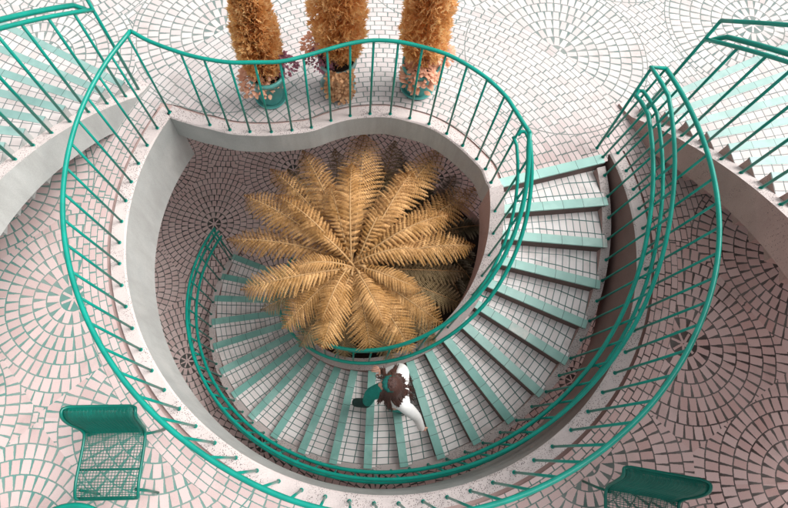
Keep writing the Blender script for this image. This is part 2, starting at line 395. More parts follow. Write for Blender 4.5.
def floor_with_hole(name, hole, z, half, mat):
    import bmesh
    bm = bmesh.new()
    hv = [bm.verts.new((p.x, p.y, z)) for p in hole]
    ov = [bm.verts.new((C2[0] + half * 1.05 * math.cos(R(a)), C2[1] + half * math.sin(R(a)), z)) for a in range(0, 360, 10)]
    e = [bm.edges.new((hv[i], hv[(i + 1) % len(hv)])) for i in range(len(hv))] + [bm.edges.new((ov[i], ov[(i + 1) % len(ov)])) for i in range(len(ov))]
    bmesh.ops.triangle_fill(bm, use_beauty=True, use_dissolve=False, edges=e)
    bmesh.ops.recalc_face_normals(bm, faces=bm.faces)
    if bm.faces and list(bm.faces)[0].normal.z < 0: bmesh.ops.reverse_faces(bm, faces=bm.faces)
    me = bpy.data.meshes.new(name); bm.to_mesh(me); bm.free(); me.materials.append(mat)
    o = bpy.data.objects.new(name, me); COL.objects.link(o); o['kind'] = 'structure'; return o
floor_with_hole('terrace_paving', hole, 0, 11.0, M_pave)
m = MB(); s_ = 60
m.add([(-s_, -s_, -3.68), (s_, -s_, -3.68), (s_, s_, -3.68), (-s_, s_, -3.68)], [(0, 1, 2, 3)], smooth=False)
tagm(m.build('lower_paving', M_low), kind='structure')
# slab below the terrace (its soffit), a little in from the edge beams
floor_with_hole('terrace_slab_soffit', [ringc(2.56, a) for a in range(155, 378, 3)] + [pol(C1, 2.45, 17), pol(C1, 1.25, 16)] + [p for p in reversed(offs(S_plan, -.13)) if p.x > -1.7], -.28, 10.9, M_conc)

# edge beams
m = MB()
prof_ring = [(-.06, -.80, 0), (-.06, .015, 1), (-.045, .03, 1), (.07, .03, 1), (.07, -.012, 2), (.112, -.012, 2), (.112, .0, 0), (.112, -.80, 0)]
sweep_profile(m, [ringc(2.43, a) for a in [151.6 + i * 1.5 for i in range(152)]], prof_ring, [0, 1, 2], 1)
tagm(m.build('edge_kerb', [M_conc, M_curb, M_gut]), 'deep curved concrete edge beam with speckled kerb ringing the stair well on the left, bottom and right', 'kerb')
m = MB()
prof_S = [(.055, -.30, 0), (.055, .018, 1), (.042, .03, 1), (-.072, .03, 1), (-.072, -.014, 2), (-.112, -.014, 2), (-.112, .0, 0), (-.112, -.30, 0)]
sweep_profile(m, S_plan + S_end, prof_S, [0, 1, 2], 1)
tagm(m.build('edge_kerb', [M_conc, M_curb, M_gut]), 'thin S curved concrete kerb of the terrace edge in front of the three potted conifers', 'kerb')

m = MB(); cor = [(-1.96, 3.24), (-1.87, 3.13), (-1.76, 3.17), (-1.70, 3.22), (-1.88, 3.34)]
n_ = len(cor); m.add([(x, y, -.008) for x, y in cor] + [(x, y, -.03) for x, y in cor], [tuple(range(n_)), tuple(reversed(range(n_, 2 * n_)))] + [(i, n_ + i, n_ + (i + 1) % n_, (i + 1) % n_) for i in range(n_)], smooth=False)
tagm(m.build('kerb_corner', M_gut), kind='structure')
# ------------------------------------------------------------------ spiral staircase
RO, RI = 2.268, 1.21
st = empty('spiral_staircase', pol(C1, 1.7, -90, -3.68), 'spiral staircase of pale tiled steps with teal nosings descending round the fern well', 'staircase')
def wedge(mb, c, ri, ro, a0, a1, z0, z1, mats=(0, 1), segs=1, uvrows=True):
    """a0 = front (nosing) angle, a1 = back angle. top gets uv (radius, 0..1)"""
    top = []; n = segs
    vs = []
    for j in range(n + 1):
        a = a0 + (a1 - a0) * j / n
        for r in (ri, ro):
            p = pol(c, r, a); vs += [(p.x, p.y, z1), (p.x, p.y, z0)]
    fs = []; uv = []; mi = []
    flip = a1 < a0
    for j in range(n):
        b0 = j * 4; b1 = b0 + 4
        f = (b0, b0 + 2, b1 + 2, b1); u = [(ri, j / n), (ro, j / n), (ro, (j + 1) / n), (ri, (j + 1) / n)]
        if flip: f = f[::-1]; u = u[::-1]
        mb.add([vs[q] for q in f], [(0, 1, 2, 3)], mats[0], [u], smooth=False)
        for f in ((b0 + 1, b1 + 1, b1 + 3, b0 + 3), (b0, b1, b1 + 1, b0 + 1), (b0 + 2, b0 + 3, b1 + 3, b1 + 2)):
            if flip: f = f[::-1]
            mb.add([vs[q] for q in f], [(0, 1, 2, 3)], mats[1], smooth=False)
    e = n * 4
    for f in ((0, 1, 3, 2), (e, e + 2, e + 3, e + 1)):
        if flip: f = f[::-1]
        mb.add([vs[q] for q in f], [(0, 1, 2, 3)], mats[1], smooth=False)
def nosing(c, ri, ro, a, z, width, back, parent, drop=.03, mat=None):
    """straight strip along the front edge of a step; back = +1/-1 direction of rising angle"""
    p0 = pol(c, ri, a); p1 = pol(c, ro, a); d = (p1 - p0); L = d.length; d.normalize()
    nb = Vector((-d.y, d.x, 0)) * back
    mb = MB(); f0, f1 = -.008, width
    q = [p0 + nb * f0, p1 + nb * f0, p1 + nb * (width), p0 + nb * (width)]
    zt = z + .003
    vs = [(v.x, v.y, zt) for v in q] + [(v.x, v.y, z - drop) for v in q]
    mb.add(vs[:4], [(0, 1, 2, 3) if back > 0 else (3, 2, 1, 0)], 0, [[(0, 0), (L, 0), (L, 1), (0, 1)] if back > 0 else [(0, 1), (L, 1), (L, 0), (0, 0)]], smooth=False)
    fs = [(0, 4, 5, 1), (1, 5, 6, 2), (2, 6, 7, 3), (3, 7, 4, 0)]
    mb.add(vs, fs, 0, [[(0, 0), (0, 0), (L, 0), (L, 0)]] * 4, smooth=False)
    return mb.build('nosing', mat or M_nose, parent)
for k in range(0, 24):
    a0 = A0 - k * DA; z = -k * RISE
    if k == 0:
        nosing(C1, RI - .02, RO + .03, a0, z, .085, 1, st, .02, M_nose3); continue
    if k == 23: continue
    mb = MB(); wedge(mb, C1, RI, RO, a0, a0 + DA + .15, z - .20, z, (0, 1))
    t = mb.build('tread', [M_tile, M_rise], st)
    n_ = nosing(C1, RI - .005, RO + .008, a0, z, .082, 1, st, .02, M_nose3 if k < 7 else None)
# front riser faces under nosing 0 (terrace edge)
mb = MB(); p0, p1 = pol(C1, RI, A0 + .02), pol(C1, RO + .05, A0 + .02); p2, p3 = pol(C1, RO + .05, A0 + 2), pol(C1, RI, A0 + 3)
vs = [(p.x, p.y, -.004) for p in (p0, p1, p2, p3)] + [(p.x, p.y, -.30) for p in (p0, p1, p2, p3)]
mb.add(vs, [(0, 1, 5, 4), (1, 2, 6, 5), (2, 3, 7, 6), (3, 0, 4, 7), (0, 3, 2, 1), (4, 5, 6, 7)], 0, smooth=False); mb.build('riser', M_rise, st)
def helix_band(mb, c, r0, r1, a_from, a_to, top, bot, step=2.0, mats=(0, 0, 0)):
    n = max(2, int(abs(a_to - a_from) / step)); rows = []
    for i in range(n + 1):
        a = a_from + (a_to - a_from) * i / n
        rows.append([pol(c, r0, a, top(a)), pol(c, r1, a, top(a)), pol(c, r1, a, bot(a)), pol(c, r0, a, bot(a))])
    for j in range(4):
        j2 = (j + 1) % 4; strip = []
        for rw_ in rows: strip += [rw_[j], rw_[j2]]
        mb.add(strip, [(2 * i, 2 * i + 1, 2 * i + 3, 2 * i + 2) for i in range(n)], mats[0] if j == 0 else mats[1])
    mb.add(rows[0], [(0, 1, 2, 3)], mats[1], smooth=False); mb.add(rows[-1], [(3, 2, 1, 0)], mats[1], smooth=False)
AE = A0 - 22.6 * DA
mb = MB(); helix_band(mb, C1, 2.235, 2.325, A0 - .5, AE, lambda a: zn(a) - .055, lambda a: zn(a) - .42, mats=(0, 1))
mb.build('outer_stringer', [M_curb, M_shade_conc], st)
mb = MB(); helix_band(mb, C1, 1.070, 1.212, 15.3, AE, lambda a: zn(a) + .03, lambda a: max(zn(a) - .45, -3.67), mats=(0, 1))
mb.build('inner_stringer', [M_curb, M_shade_conc], st)
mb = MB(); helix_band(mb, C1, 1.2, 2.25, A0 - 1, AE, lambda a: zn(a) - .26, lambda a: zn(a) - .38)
mb.build('stair_soffit', M_shade_conc, st)

# ------------------------------------------------------------------ railings
def rail(parent, name, pts, r, closed=False, mat=None, n=10):
    mb = MB(); mb.tube(pts, r, n, closed); return mb.build(name, mat or M_teal, parent)
def bal(parent, base, top, r=.0105):
    mb = MB(); base = Vector(base); top = Vector(top)
    mb.tube([base, top], r, 8); 
    mb.tube([base + Vector((0, 0, -.004)), base + Vector((0, 0, .008))], .017, 10)
    return mb.build('baluster', M_teal, parent)
RH = 1.07
# ring railing
rr = empty('railing', ringc(2.43, 270, .03), 'big teal ring railing on the speckled kerb round the left and bottom of the well', 'railing')
pairs = [(W(q[2], q[3], .03), W(q[0], q[1], RH)) for q in ring_px[1:]]
aL = math.degrees(math.atan2(pairs[-1][0].y - C2[1], pairs[-1][0].x - C2[0])) % 360
q2 = [(W(q[2], q[3], .03), W(q[0], q[1], RH)) for q in ring_px2]
aR = math.degrees(math.atan2(q2[0][0].y - C2[1], q2[0][0].x - C2[0])) % 360
nb_ = round((aR - aL) / 4.62)
for i in range(1, nb_):
    a = aL + (aR - aL) * i / nb_; pairs.append((ringc(2.43, a, .03), ringc(2.425, a, RH)))
pairs += q2
aE = math.degrees(math.atan2(q2[-1][0].y - C2[1], q2[-1][0].x - C2[0])) % 360
nb_ = round((382.5 - aE) / 4.62)
for i in range(1, nb_ + 1):
    a = aE + (382.5 - aE) * i / nb_; pairs.append((ringc(2.445, a, .03), ringc(2.475, a, RH)))
def smr(ps):
    rs = [math.hypot(p.x - C2[0], p.y - C2[1]) for p in ps]
    for _ in range(6): rs = [rs[0]] + [(rs[i - 1] + 2 * rs[i] + rs[i + 1]) / 4 for i in range(1, len(rs) - 1)] + [rs[-1]]
    out = []
    for p, q in zip(ps, rs):
        d = Vector((p.x - C2[0], p.y - C2[1], 0)).normalized() * q; out.append(Vector((C2[0] + d.x, C2[1] + d.y, p.z)))
    return out
pairs = list(zip(smr([p[0] for p in pairs]), smr([p[1] for p in pairs])))
for b0, t0 in pairs: bal(rr, b0, t0 - Vector((0, 0, .012)))
ctop = W(130.5, 31, RH)
ringtop = [ctop] + [t for _, t in pairs] 
rail(rr, 'top_rail', smooth_path(ringtop, 4), .019)
endp = ringtop[-1]
# S railing + stair inner railing
sr = empty('railing', W(350, 116, .03), 'teal railing along the S curved terrace edge in front of the potted conifers', 'railing')
bal(sr, W(169.6, 112.6, .03), W(127.8, 36.7, RH - .01))
for q in S_px: bal(sr, W(q[2], q[3], .03), W(q[0], q[1], RH - .01))
stop = [ctop, W(150, 41.5, RH)] + [W(q[0], q[1], RH) for q in S_px] + [W(529.8, 132.9, RH)]
rail(sr, 'top_rail', smooth_path(stop, 4), .0175)
ir = empty('railing', pol(C1, 1.12, -90, zn(-90)), 'inner teal stair railing curving down round the fern side of the spiral steps', 'railing')
angs = [13 - i * 4.0 for i in range(0, 54)]
def sm0(a): return 0.
g = [W(529.8, 132.9, RH)] + [pol(C1, 1.125 + .03 * min(1, (11 - a) / 60), a, RH + zn(a)) for a in angs[1:]]
rail(ir, 'top_rail', g, .019)
for off, zz, nm in ((.075, .84, 'handrail'), (-.045, .84, 'handrail')):
    h = [pol(C1, 1.145 + off + .03 * min(1, (20 - a) / 60), a, zz + zn(a)) for a in [19, 15] + angs[1:-1]]
    if off > 0:
        h = [W(518, 135, .82), W(521, 131.5, .83), W(526, 132, .84)] + h[1:]
    else: h = h[:]
    rail(ir, nm, h, .018 if off > 0 else .014)
i = 0; a = 6.
while a > A0 - 22.3 * DA:
    r = 1.118 + .02 * min(1, max(0, (6 - a) / 60)); b0 = pol(C1, r, a, zn(a) + .02); t0 = pol(C1, r + .01, a, zn(a) + RH - .01); bal(ir, b0, t0)
    if i % 4 == 1:
        mb = MB(); mb.tube([pol(C1, r + .005, a, zn(a) + .78), pol(C1, r + .06, a, zn(a) + .79), pol(C1, r + .10, a, zn(a) + .83)], .007, 6); mb.build('bracket', M_teal, ir)
    a -= DA * .92; i += 1
# stair outer railing
orr = empty('railing', pol(C1, 2.33, -90, zn(-90)), 'outer teal stair railing with paired handrails winding down the spiral steps to the lower floor', 'railing')
def RG(a): return 2.338 + .02 * max(0, min(1, (a + 5) / 20))
oa = [A0 - i * 3.0 for i in range(0, 73)]
oa = [a for a in oa if a > A0 - 22.15 * DA]; aend = A0 - 22.1 * DA
g = [endp, W(651, 67, RH), pol(C1, 2.362, 18.5, RH)] + [pol(C1, RG(a), a, RH + zn(a)) for a in oa] + [W(215, 232, -3.52 + RH - .02)]
rail(orr, 'top_rail', g, .018)
hA = [pol(C1, 2.285 + .03 * max(0, min(1, (a + 5) / 20)), a, .82 + zn(a)) for a in [18.5] + oa] + [W(221, 240, -2.70)]
hB = [pol(C1, 2.375 + .02 * max(0, min(1, (a + 5) / 20)), a, .82 + zn(a)) for a in [18.0] + oa] + [pol(C1, 2.36, aend, zn(aend) + .82)]
loop = [hB[0], W(646, 95, .82), W(643, 91, .82), W(638.5, 91, .82), W(636, 96, .82)]
rail(orr, 'handrail', list(reversed(hA)) + [loop[4], loop[3]], .0185)
rail(orr, 'handrail', [loop[3] + Vector((.004, 0, 0)), loop[2], loop[1]] + hB, .0165)
bal(orr, W(597, 148, 0.03), W(651.5, 68, RH - .01), .013)
bal(orr, pol(C1, 2.30, 16.6, 0.0), pol(C1, 2.345, 16.6, RH - .01), .011)
i = 0; a = A0 - 2.6
while a > aend:
    bal(orr, pol(C1, 2.30, a, zn(a) - .055), pol(C1, RG(a), a, zn(a) + RH - .01))
    if i % 4 == 2:
        mb = MB(); mb.tube([pol(C1, 2.29, a, zn(a) + .80), pol(C1, 2.335, a, zn(a) + .78), pol(C1, 2.375, a, zn(a) + .80)], .007, 6); mb.build('bracket', M_teal, orr)
    a -= DA / 2; i += 1
bal(orr, W(233, 257, -3.60), W(215.5, 233, -3.52 + RH - .03), .013)

# ------------------------------------------------------------------ the two side stairs
def side_stair(sgn, label, rlabel, a_first, nsteps, concm):
    DS = 4.33; ri, rs0, ro = 2.89, 2.77, 5.3
    an = (lambda i: a_first + sgn * DS * (i - 1))
    line = lambda a: RISE * (1 + sgn * (a - a_first) / DS)
    root = empty('side_staircase', ringc(3.6, a_first, 0), label, 'staircase')
    for i in range(1, nsteps + 1):
        a0 = an(i); z = RISE * i; mb = MB()
        wedge(mb, C2, ri, ro, a0, a0 + sgn * (DS + .1), max(z - .5, .002), z, (0, 1))
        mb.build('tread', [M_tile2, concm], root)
        nosing(C2, ri + .004, ro, a0, z, .065, sgn, root, .02, M_nose2)
    a_s = a_first - sgn * 3.3; a_e = an(nsteps + 1)
    mb = MB(); helix_band(mb, C2, rs0, ri, a_s, a_e, lambda a: max(.03, line(a) - .13), lambda a: max(line(a) - .46 - .02, -.01) if line(a) > .5 else -.01 + max(0, line(a) - .5), mats=(0, 1))
    mb.build('inner_stringer', [M_curb, concm], root)
    mb = MB(); helix_band(mb, C2, ro + .003, ro + .13, a_s, a_e, lambda a: max(.03, line(a) - .1), lambda a: max(line(a) - .48, -.01)); mb.build('outer_stringer', concm, root)
    mb = MB(); helix_band(mb, C2, ri + .002, ro, an(4), a_e, lambda a: line(a) - .40, lambda a: line(a) - .47); mb.build('stair_soffit', concm, root)
    # railing
    rt = empty('railing', ringc(2.825, a_first, .03), rlabel, 'railing')
    RB = 2.825
    a_n = a_first - 1.2; top = lambda a: line(a) + .02
    def railh(h, r, aa): return [ringc(r, a, h + max(line(a), 0.0) - .05) for a in aa]
    aa = [a_n + sgn * (i * 2.2) for i in range(int(nsteps * DS / 2.2))]
    a_b = a_first + sgn * (DS / 2)
    for i in range(nsteps - 1):
        a = a_b + sgn * DS * (i); z = RISE * (i + 1)
        zb = max(.03, line(a) - .13)
        if i == 0 and sgn < 0: continue
        bal(rt, ringc(RB, a, zb), ringc(RB, a, z + RH), .0125)
    nz = 1.05 if sgn > 0 else 1.19; nb = 0.03
    bl = lambda a: line(a) - RISE * .5 + RH
    low = [ringc(RB, a, bl(a)) for a in aa]
    rail(rt, 'lower_rail', low, .017)
    hi = [ringc(RB + .005, a_n + sgn * .7, bl(a_n) + .01), ringc(RB + .045, a_n + sgn * 1.0, bl(a_n) + .035)] + [ringc(RB + .052, a, bl(a) + .04) for a in aa[1:]]
    rail(rt, 'handrail', hi, .021)
    tp = [ringc(RB, a, bl(a) + .21 + .10 * min(1, abs(a - a_n) / 10)) for a in aa]
    rail(rt, 'top_rail', tp, .017)
    mb = MB(); mb.tube([ringc(RB, a_n, nb), ringc(RB, a_n, bl(a_n) + .21)], .0145, 10); mb.build('post', M_teal, rt)
side_stair(1, 'pale tiled staircase with light grey stringer rising out of the top left corner', 'teal railing of the staircase in the top left corner', 151.8, 13, M_conc)
side_stair(-1, 'pale tiled staircase with brown shaded stringer rising on the right edge', 'teal railing of the staircase on the right edge', 25.2, 17, M_shade_conc)

# ------------------------------------------------------------------ planter and tree fern
rnd = random.Random(4)
pl = empty('planter', (.2, 2.1, -3.68), 'round dark soil bed at the foot of the fern inside the stair well', 'planter')
bed = [pol(C1, 1.02, q) for q in range(118, 262, 8)] + [pol(C1, 2.2, q) for q in range(-96, 92, 8)] + [pol(C1, 2.05, 96), pol(C1, 1.7, 104)]
def prism(mb, pts, z0, z1, mi=0):
    n = len(pts); mb.add([(p.x, p.y, z1) for p in pts] + [(p.x, p.y, z0) for p in pts], [tuple(range(n)), tuple(reversed(range(n, 2 * n)))] + [(i, n + i, n + (i + 1) % n, (i + 1) % n) for i in range(n)], mi, smooth=False)
mb = MB(); cb = sum(bed, Vector()) / len(bed); prism(mb, bed, -3.68, -3.22); mb.build('planter_wall', M_shade_conc, pl)
mb = MB(); prism(mb, [cb + (q - cb) * .93 for q in bed], -3.3, -3.19); mb.build('soil', M_soil, pl)
FZ = -.55
crown = W(353, 266, FZ)
fr = empty('tree_fern', (crown.x, crown.y, -3.2), 'large golden brown tree fern with fronds fanning out from the stair well', 'fern')
mb = MB(); path = [(crown.x + .05 * math.sin(i), crown.y + .04 * math.cos(i * 1.3), -3.25 + (FZ + 3.2) * i / 8) for i in range(9)]
mb.tube(path, [.17, .15, .14, .13, .125, .12, .12, .13, .10], 14); mb.build('trunk', M_fuzz, fr)
def frond(tip, lift, width, seed, mat=M_fern, npin=30, base=None, droop=.25):
    rg = random.Random(seed); b0 = Vector(base or crown) + Vector((rg.uniform(-.03, .03), rg.uniform(-.03, .03), 0)); tip = Vector(tip)
    mid = (b0 + tip) * .5 + Vector((0, 0, lift)) ; L = (tip - b0).length
    side = (tip - b0); side.z = 0; side = Vector((side.y, -side.x, 0)).normalized()
    bow = side * rg.uniform(-.05, .05) * L; mid += bow
    P = lambda t: b0 * (1 - t) ** 2 + mid * 2 * t * (1 - t) + tip * t * t
    mb = MB(); n = 24; tone = rg.uniform(.4, .85)
    mb.tube([P(i / n) for i in range(n + 1)], [.011 * (1 - .8 * i / n) + .001 for i in range(n + 1)], 6, mi=1, rnd=.01)
    for i in range(npin):
        t = .10 + .895 * (i / (npin - 1)) ** .95
        p = P(t); tg = (P(min(t + .01, 1)) - P(t - .01)).normalized()
        s = tg.cross(Vector((0, 0, 1))).normalized(); up = s.cross(tg).normalized()
        env = math.sin(pi * min(1, (t * .80 + .24)) ** 1.35) ** .75 if t < .97 else .25
        env = max(.08, min(1, .22 + 1.55 * t) * (1 - max(0, (t - .62) / .38) ** 2.6))
        pl_ = width * env * rg.uniform(.86, 1.08)
        for sg in (-1, 1):
            fwd = rg.uniform(.38, .52) + .45 * t * t
            d = (s * sg + tg * fwd).normalized(); dr = droop * rg.uniform(.7, 1.3)
            npl = 12; pw = L / npin * .66 * (.7 + .3 * env)
            rv = max(.05, min(.95, tone + rg.uniform(-.3, .3) - .25 * (t < .3)))
            pts = []
            for k in range(npl + 1):
                q = k / npl; pts.append(p + d * pl_ * q + up * (.02 * math.sin(q * pi)) - Vector((0, 0, 1)) * dr * pl_ * q * q)
            nrm = up; ac = nrm.cross(d).normalized()
            # toothed pinna: a narrow spine with little leaflets on both sides
            for k in range(npl):
                q = k / npl; wq = pw * (1 - q) ** .55 * (.6 if k == 0 else 1)
                a, b_ = pts[k], pts[k + 1]
                for s2 in (-1, 1):
                    e = a + ac * s2 * wq + (b_ - a) * 1.25 - nrm * wq * rg.uniform(.5, 1.2)
                    m1_ = a + ac * s2 * wq * .55 + (b_ - a) * .10
                    mb.add([a, m1_, e, a + (b_ - a) * .80], [(0, 1, 2, 3)], 0, rnd=max(.02, min(1, rv + rg.uniform(-.2, .2))))
    return mb.build('frond', [mat, M_rachis], fr)
TZ = -.62
main = [((245,196),.30,.205),((271,170),.34,.215),((303,152),.36,.215),((364,135),.42,.27),((441,149),.40,.26),((477,189),.34,.25),((474,246),.30,.19),
        ((443,324),.26,.23),((412,352),.22,.22),((371,352),.22,.22),((322,349),.22,.21),((283,328),.24,.20),((242,290),.30,.20),((228,240),.30,.22)]
for i, (t, l, wd_) in enumerate(main): frond(W(*t, TZ - (.16 if i % 2 else -.02)), l + (.1 if i % 3 == 0 else 0), wd_ * (1.08, .92, 1.0)[i % 3], i + 10)
inner = [((276,196),.5,.15),((352,165),.6,.19),((412,172),.55,.19),((448,215),.5,.18),((298,222),.42,.12),((330,185),.48,.14),((392,196),.5,.14),((428,250),.35,.14),((290,268),.35,.12),((322,322),.25,.14),((385,325),.22,.15),((420,290),.25,.13)]
for i, (t, l, wd_) in enumerate(inner): frond(W(*t, TZ + .18), l, wd_, i + 50, npin=24)
low = [((395,142),.2,.22),((335,150),.2,.2),((466,272),.1,.2),((464,305),.05,.22),((458,232),.2,.2),((440,345),0,.22),((300,346),0,.2),((262,310),.1,.18),((288,170),.1,.2),((345,358),0,.2),((395,360),0,.2),((425,300),.1,.2)]
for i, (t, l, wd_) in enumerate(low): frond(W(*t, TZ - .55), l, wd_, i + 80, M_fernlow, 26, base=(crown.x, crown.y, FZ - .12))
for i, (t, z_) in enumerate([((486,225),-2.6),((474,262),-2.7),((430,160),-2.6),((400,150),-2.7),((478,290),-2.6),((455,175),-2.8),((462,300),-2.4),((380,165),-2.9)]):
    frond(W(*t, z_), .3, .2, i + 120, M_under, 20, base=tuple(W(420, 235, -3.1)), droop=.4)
rg = random.Random(2)
mb = MB()
for i in range(14):
    a = rg.uniform(0, 2 * pi); q = []
    for k in range(10): q.append(crown + Vector((math.cos(a) * (.03 + .012 * k), math.sin(a) * (.03 + .012 * k), .02 + .02 * k - .0012 * k * k)))
    mb.tube(q, [.012] * 6 + [.014, .015, .013, .008], 6)
mb.build('crozier', M_rachis, fr)

# ------------------------------------------------------------------ potted conifers
def pot(base, r0, r1, h, mat, label, saucer=True):
    e = empty('plant_pot', base, label, 'plant pot', 'pots on the terrace')
    mb = MB(); mb.lathe([(0.001, .01), (r0, .01), (r0 + .004, .03), (r1 - .004, h - .05), (r1 + .012, h - .045), (r1 + .014, h), (r1 - .012, h), (r1 - .016, h - .05), (.001, h - .055)], base, 40); mb.build('pot_body', mat, e)
    if saucer:
        mb = MB(); mb.lathe([(.001, .0), (r0 + .035, .0), (r0 + .05, .03), (r0 + .04, .032), (r0 + .028, .01), (.001, .008)], base, 40); mb.build('saucer', mat, e)
    mb = MB(); mb.lathe([(r1 - .017, h - .045), (r1 * .5, h - .03), (.001, h - .025)], base, 24); mb.build('soil', M_soil, e)
    return e
def spray(mb, p, d, size, rg, flat=.5):
    """a flat fan of scale leaves"""
    d = d.normalized(); s = d.cross(Vector((rg.uniform(-1, 1), rg.uniform(-1, 1), rg.uniform(-.3, 1)))).normalized(); rv = rg.random() * .9 + .05
    k = 5
    for i in range(k):
        a = (i - (k - 1) / 2) * .38 + rg.uniform(-.12, .12); dd = (d * math.cos(a) + s * math.sin(a)); ss = dd.cross(d.cross(s)).normalized()
        L = size * (1 - .12 * abs(i - (k - 1) / 2)) * rg.uniform(.75, 1.15); w_ = size * .10
        mb.add([p, p + dd * L * .5 + ss * w_, p + dd * L, p + dd * L * .5 - ss * w_], [(0, 1, 2, 3)], 0, rnd=rv)
def conifer(base, z0, z1, rmax, label, seed, topr=.04, power=.8, n=7500, lean=(0, 0)):
    rg = random.Random(seed); e = empty('conifer_tree', (base.x, base.y, z0), label, 'conifer', 'conifers in pots')
    mb = MB(); mb.tube([(base.x, base.y, z0 - .02), (base.x + lean[0] * .5, base.y + lean[1] * .5, (z0 + z1) / 2), (base.x + lean[0], base.y + lean[1], z1 - .1)], [.018, .012, .005], 8); mb.build('trunk', M_rachis, e)
    mb = MB(); Hh = z1 - z0; lum = [(rg.uniform(0, 2 * pi), rg.uniform(0, 1), rg.uniform(.08, .2)) for _ in range(26)]
    for i in range(n):
        t = rg.random() ** .85; z = z0 + .02 + Hh * t
        rad = rmax * min(1, (.55 + t * 3.2)) * (1 - t ** 2.2) ** power + topr * (1 - t)
        a = rg.uniform(0, 2 * pi)
        bulge = 1 + sum(.16 * math.exp(-((math.sin((a - la) / 2) * 2) ** 2) / .35 - ((t - lt) / lh * .9) ** 2) for la, lt, lh in lum) - .10
        rr_ = rad * bulge * rg.uniform(.3, 1.03)
        x0 = base.x + lean[0] * t; y0 = base.y + lean[1] * t
        out = Vector((math.cos(a), math.sin(a), 0))
        d = out * rg.uniform(.35, .9) + Vector((0, 0, rg.uniform(.4, 1.1))) + Vector((rg.uniform(-.3, .3), rg.uniform(-.3, .3), 0))
        spray(mb, Vector((x0, y0, z)) + out * rr_ * .86, d, rg.uniform(.05, .085), rg)
    mb.build('crown', M_conif, e); return e
def clump(name, c, rx, n, mat, label, cat, seed, size=.05, h=.12, bloom=False, group=None, hang=0., mats2=None):
    rg = random.Random(seed); mb = MB()
    for i in range(int(n / 12)):
        a = rg.uniform(0, 2 * pi); q = c + Vector((math.cos(a) * rx * .6, math.sin(a) * rx * .6, h * .5)); mb.tube([c + Vector((0, 0, -.02)), (c + q) * .5 + Vector((0, 0, h * .3)), q], .003, 5, mi=0, rnd=.2)
    for i in range(n):
        a = rg.uniform(0, 2 * pi); r = rx * math.sqrt(rg.random()); zz = h * (1 - (r / rx) ** 2) * rg.uniform(.3, 1.1) - hang * (r / rx) ** 2 * rg.random()
        p = c + Vector((math.cos(a) * r, math.sin(a) * r * .85, zz)); d = Vector((math.cos(a) + rg.uniform(-.7, .7), math.sin(a) + rg.uniform(-.7, .7), rg.uniform(-.3, .8))).normalized()
        s = d.cross(Vector((rg.uniform(-.5, .5), rg.uniform(-.5, .5), 1))).normalized(); L = size * rg.uniform(.6, 1.2); w_ = L * .3; up = s.cross(d)
        rv = rg.random() * .9 + .05
        mb.add([p, p + d * L * .35 + s * w_, p + d * L * .75 + s * w_ * .8 - up * .004, p + d * L - up * .01, p + d * L * .75 - s * w_ * .8 - up * .004, p + d * L * .35 - s * w_, p + d * L * .5 + up * L * .08], [(0, 1, 6), (1, 2, 6), (2, 3, 6), (3, 4, 6), (4, 5, 6), (5, 0, 6)], 0, rnd=rv)
    o = mb.build(name, mat); return tagm(o, label, cat, group)
P1 = W(271, 101); P2 = W(338, 90); P3 = W(417, 90)
P1.y += .05; P3.y += .04; P2.y += .06
pot(P1, .115, .165, .40, M_pot, 'round teal plant pot on the left of the three by the kerb')
pot(P2, .13, .175, .42, M_potg, 'greyish plant pot in the middle hidden behind hanging ivy')
pot(P3, .13, .175, .38, M_pot, 'teal plant pot with saucer on the right of the three')
conifer(P1 + Vector((-.03, .03, 0)), .36, 1.95, .20, 'narrow orange brown conifer in the left pot tapering upwards', 1, power=1.5)
conifer(P2 + Vector((.03, .03, 0)), .38, 2.3, .215, 'broad orange brown conifer behind the hanging ivy in the middle pot', 2, power=.6)
conifer(P3 + Vector((-.01, .05, 0)), .36, 2.3, .215, 'broad orange brown conifer in the right pot above peach leaves', 3, power=.6)
G = 'leafy plants spilling from the pots'
clump('flower_plant', P1 + Vector((-.07, -.04, .38)), .17, 260, M_peach, 'peach coloured leafy plant spilling over the front of the left pot', 'plant', 5, .06, .14, group=G, hang=.2)
clump('flower_plant', P1 + Vector((.16, .06, .42)), .12, 260, M_plum, 'plum and pink plant at the right side of the left pot', 'plant', 6, .04, .16, group=G, hang=.06)
clump('flower_plant', P2 + Vector((-.15, -.0, .42)), .15, 260, M_plum, 'plum and pink plant at the left side of the middle pot', 'plant', 7, .04, .12, group=G, hang=.05)
clump('flower_plant', P2 + Vector((-.20, .08, .50)), .13, 150, M_peach, 'thin peach coloured plant leaning out left of the middle pot', 'plant', 8, .05, .14, group=G)
clump('flower_plant', P3 + Vector((.0, -.06, .38)), .16, 300, M_peach, 'peach coloured leafy plant spilling over the front of the right pot', 'plant', 9, .075, .12, group=G, hang=.22)
clump('flower_plant', P3 + Vector((.16, .05, .42)), .14, 150, M_peach, 'loose pink plant leaning out at the right side of the right pot', 'plant', 12, .06, .14, group=G)
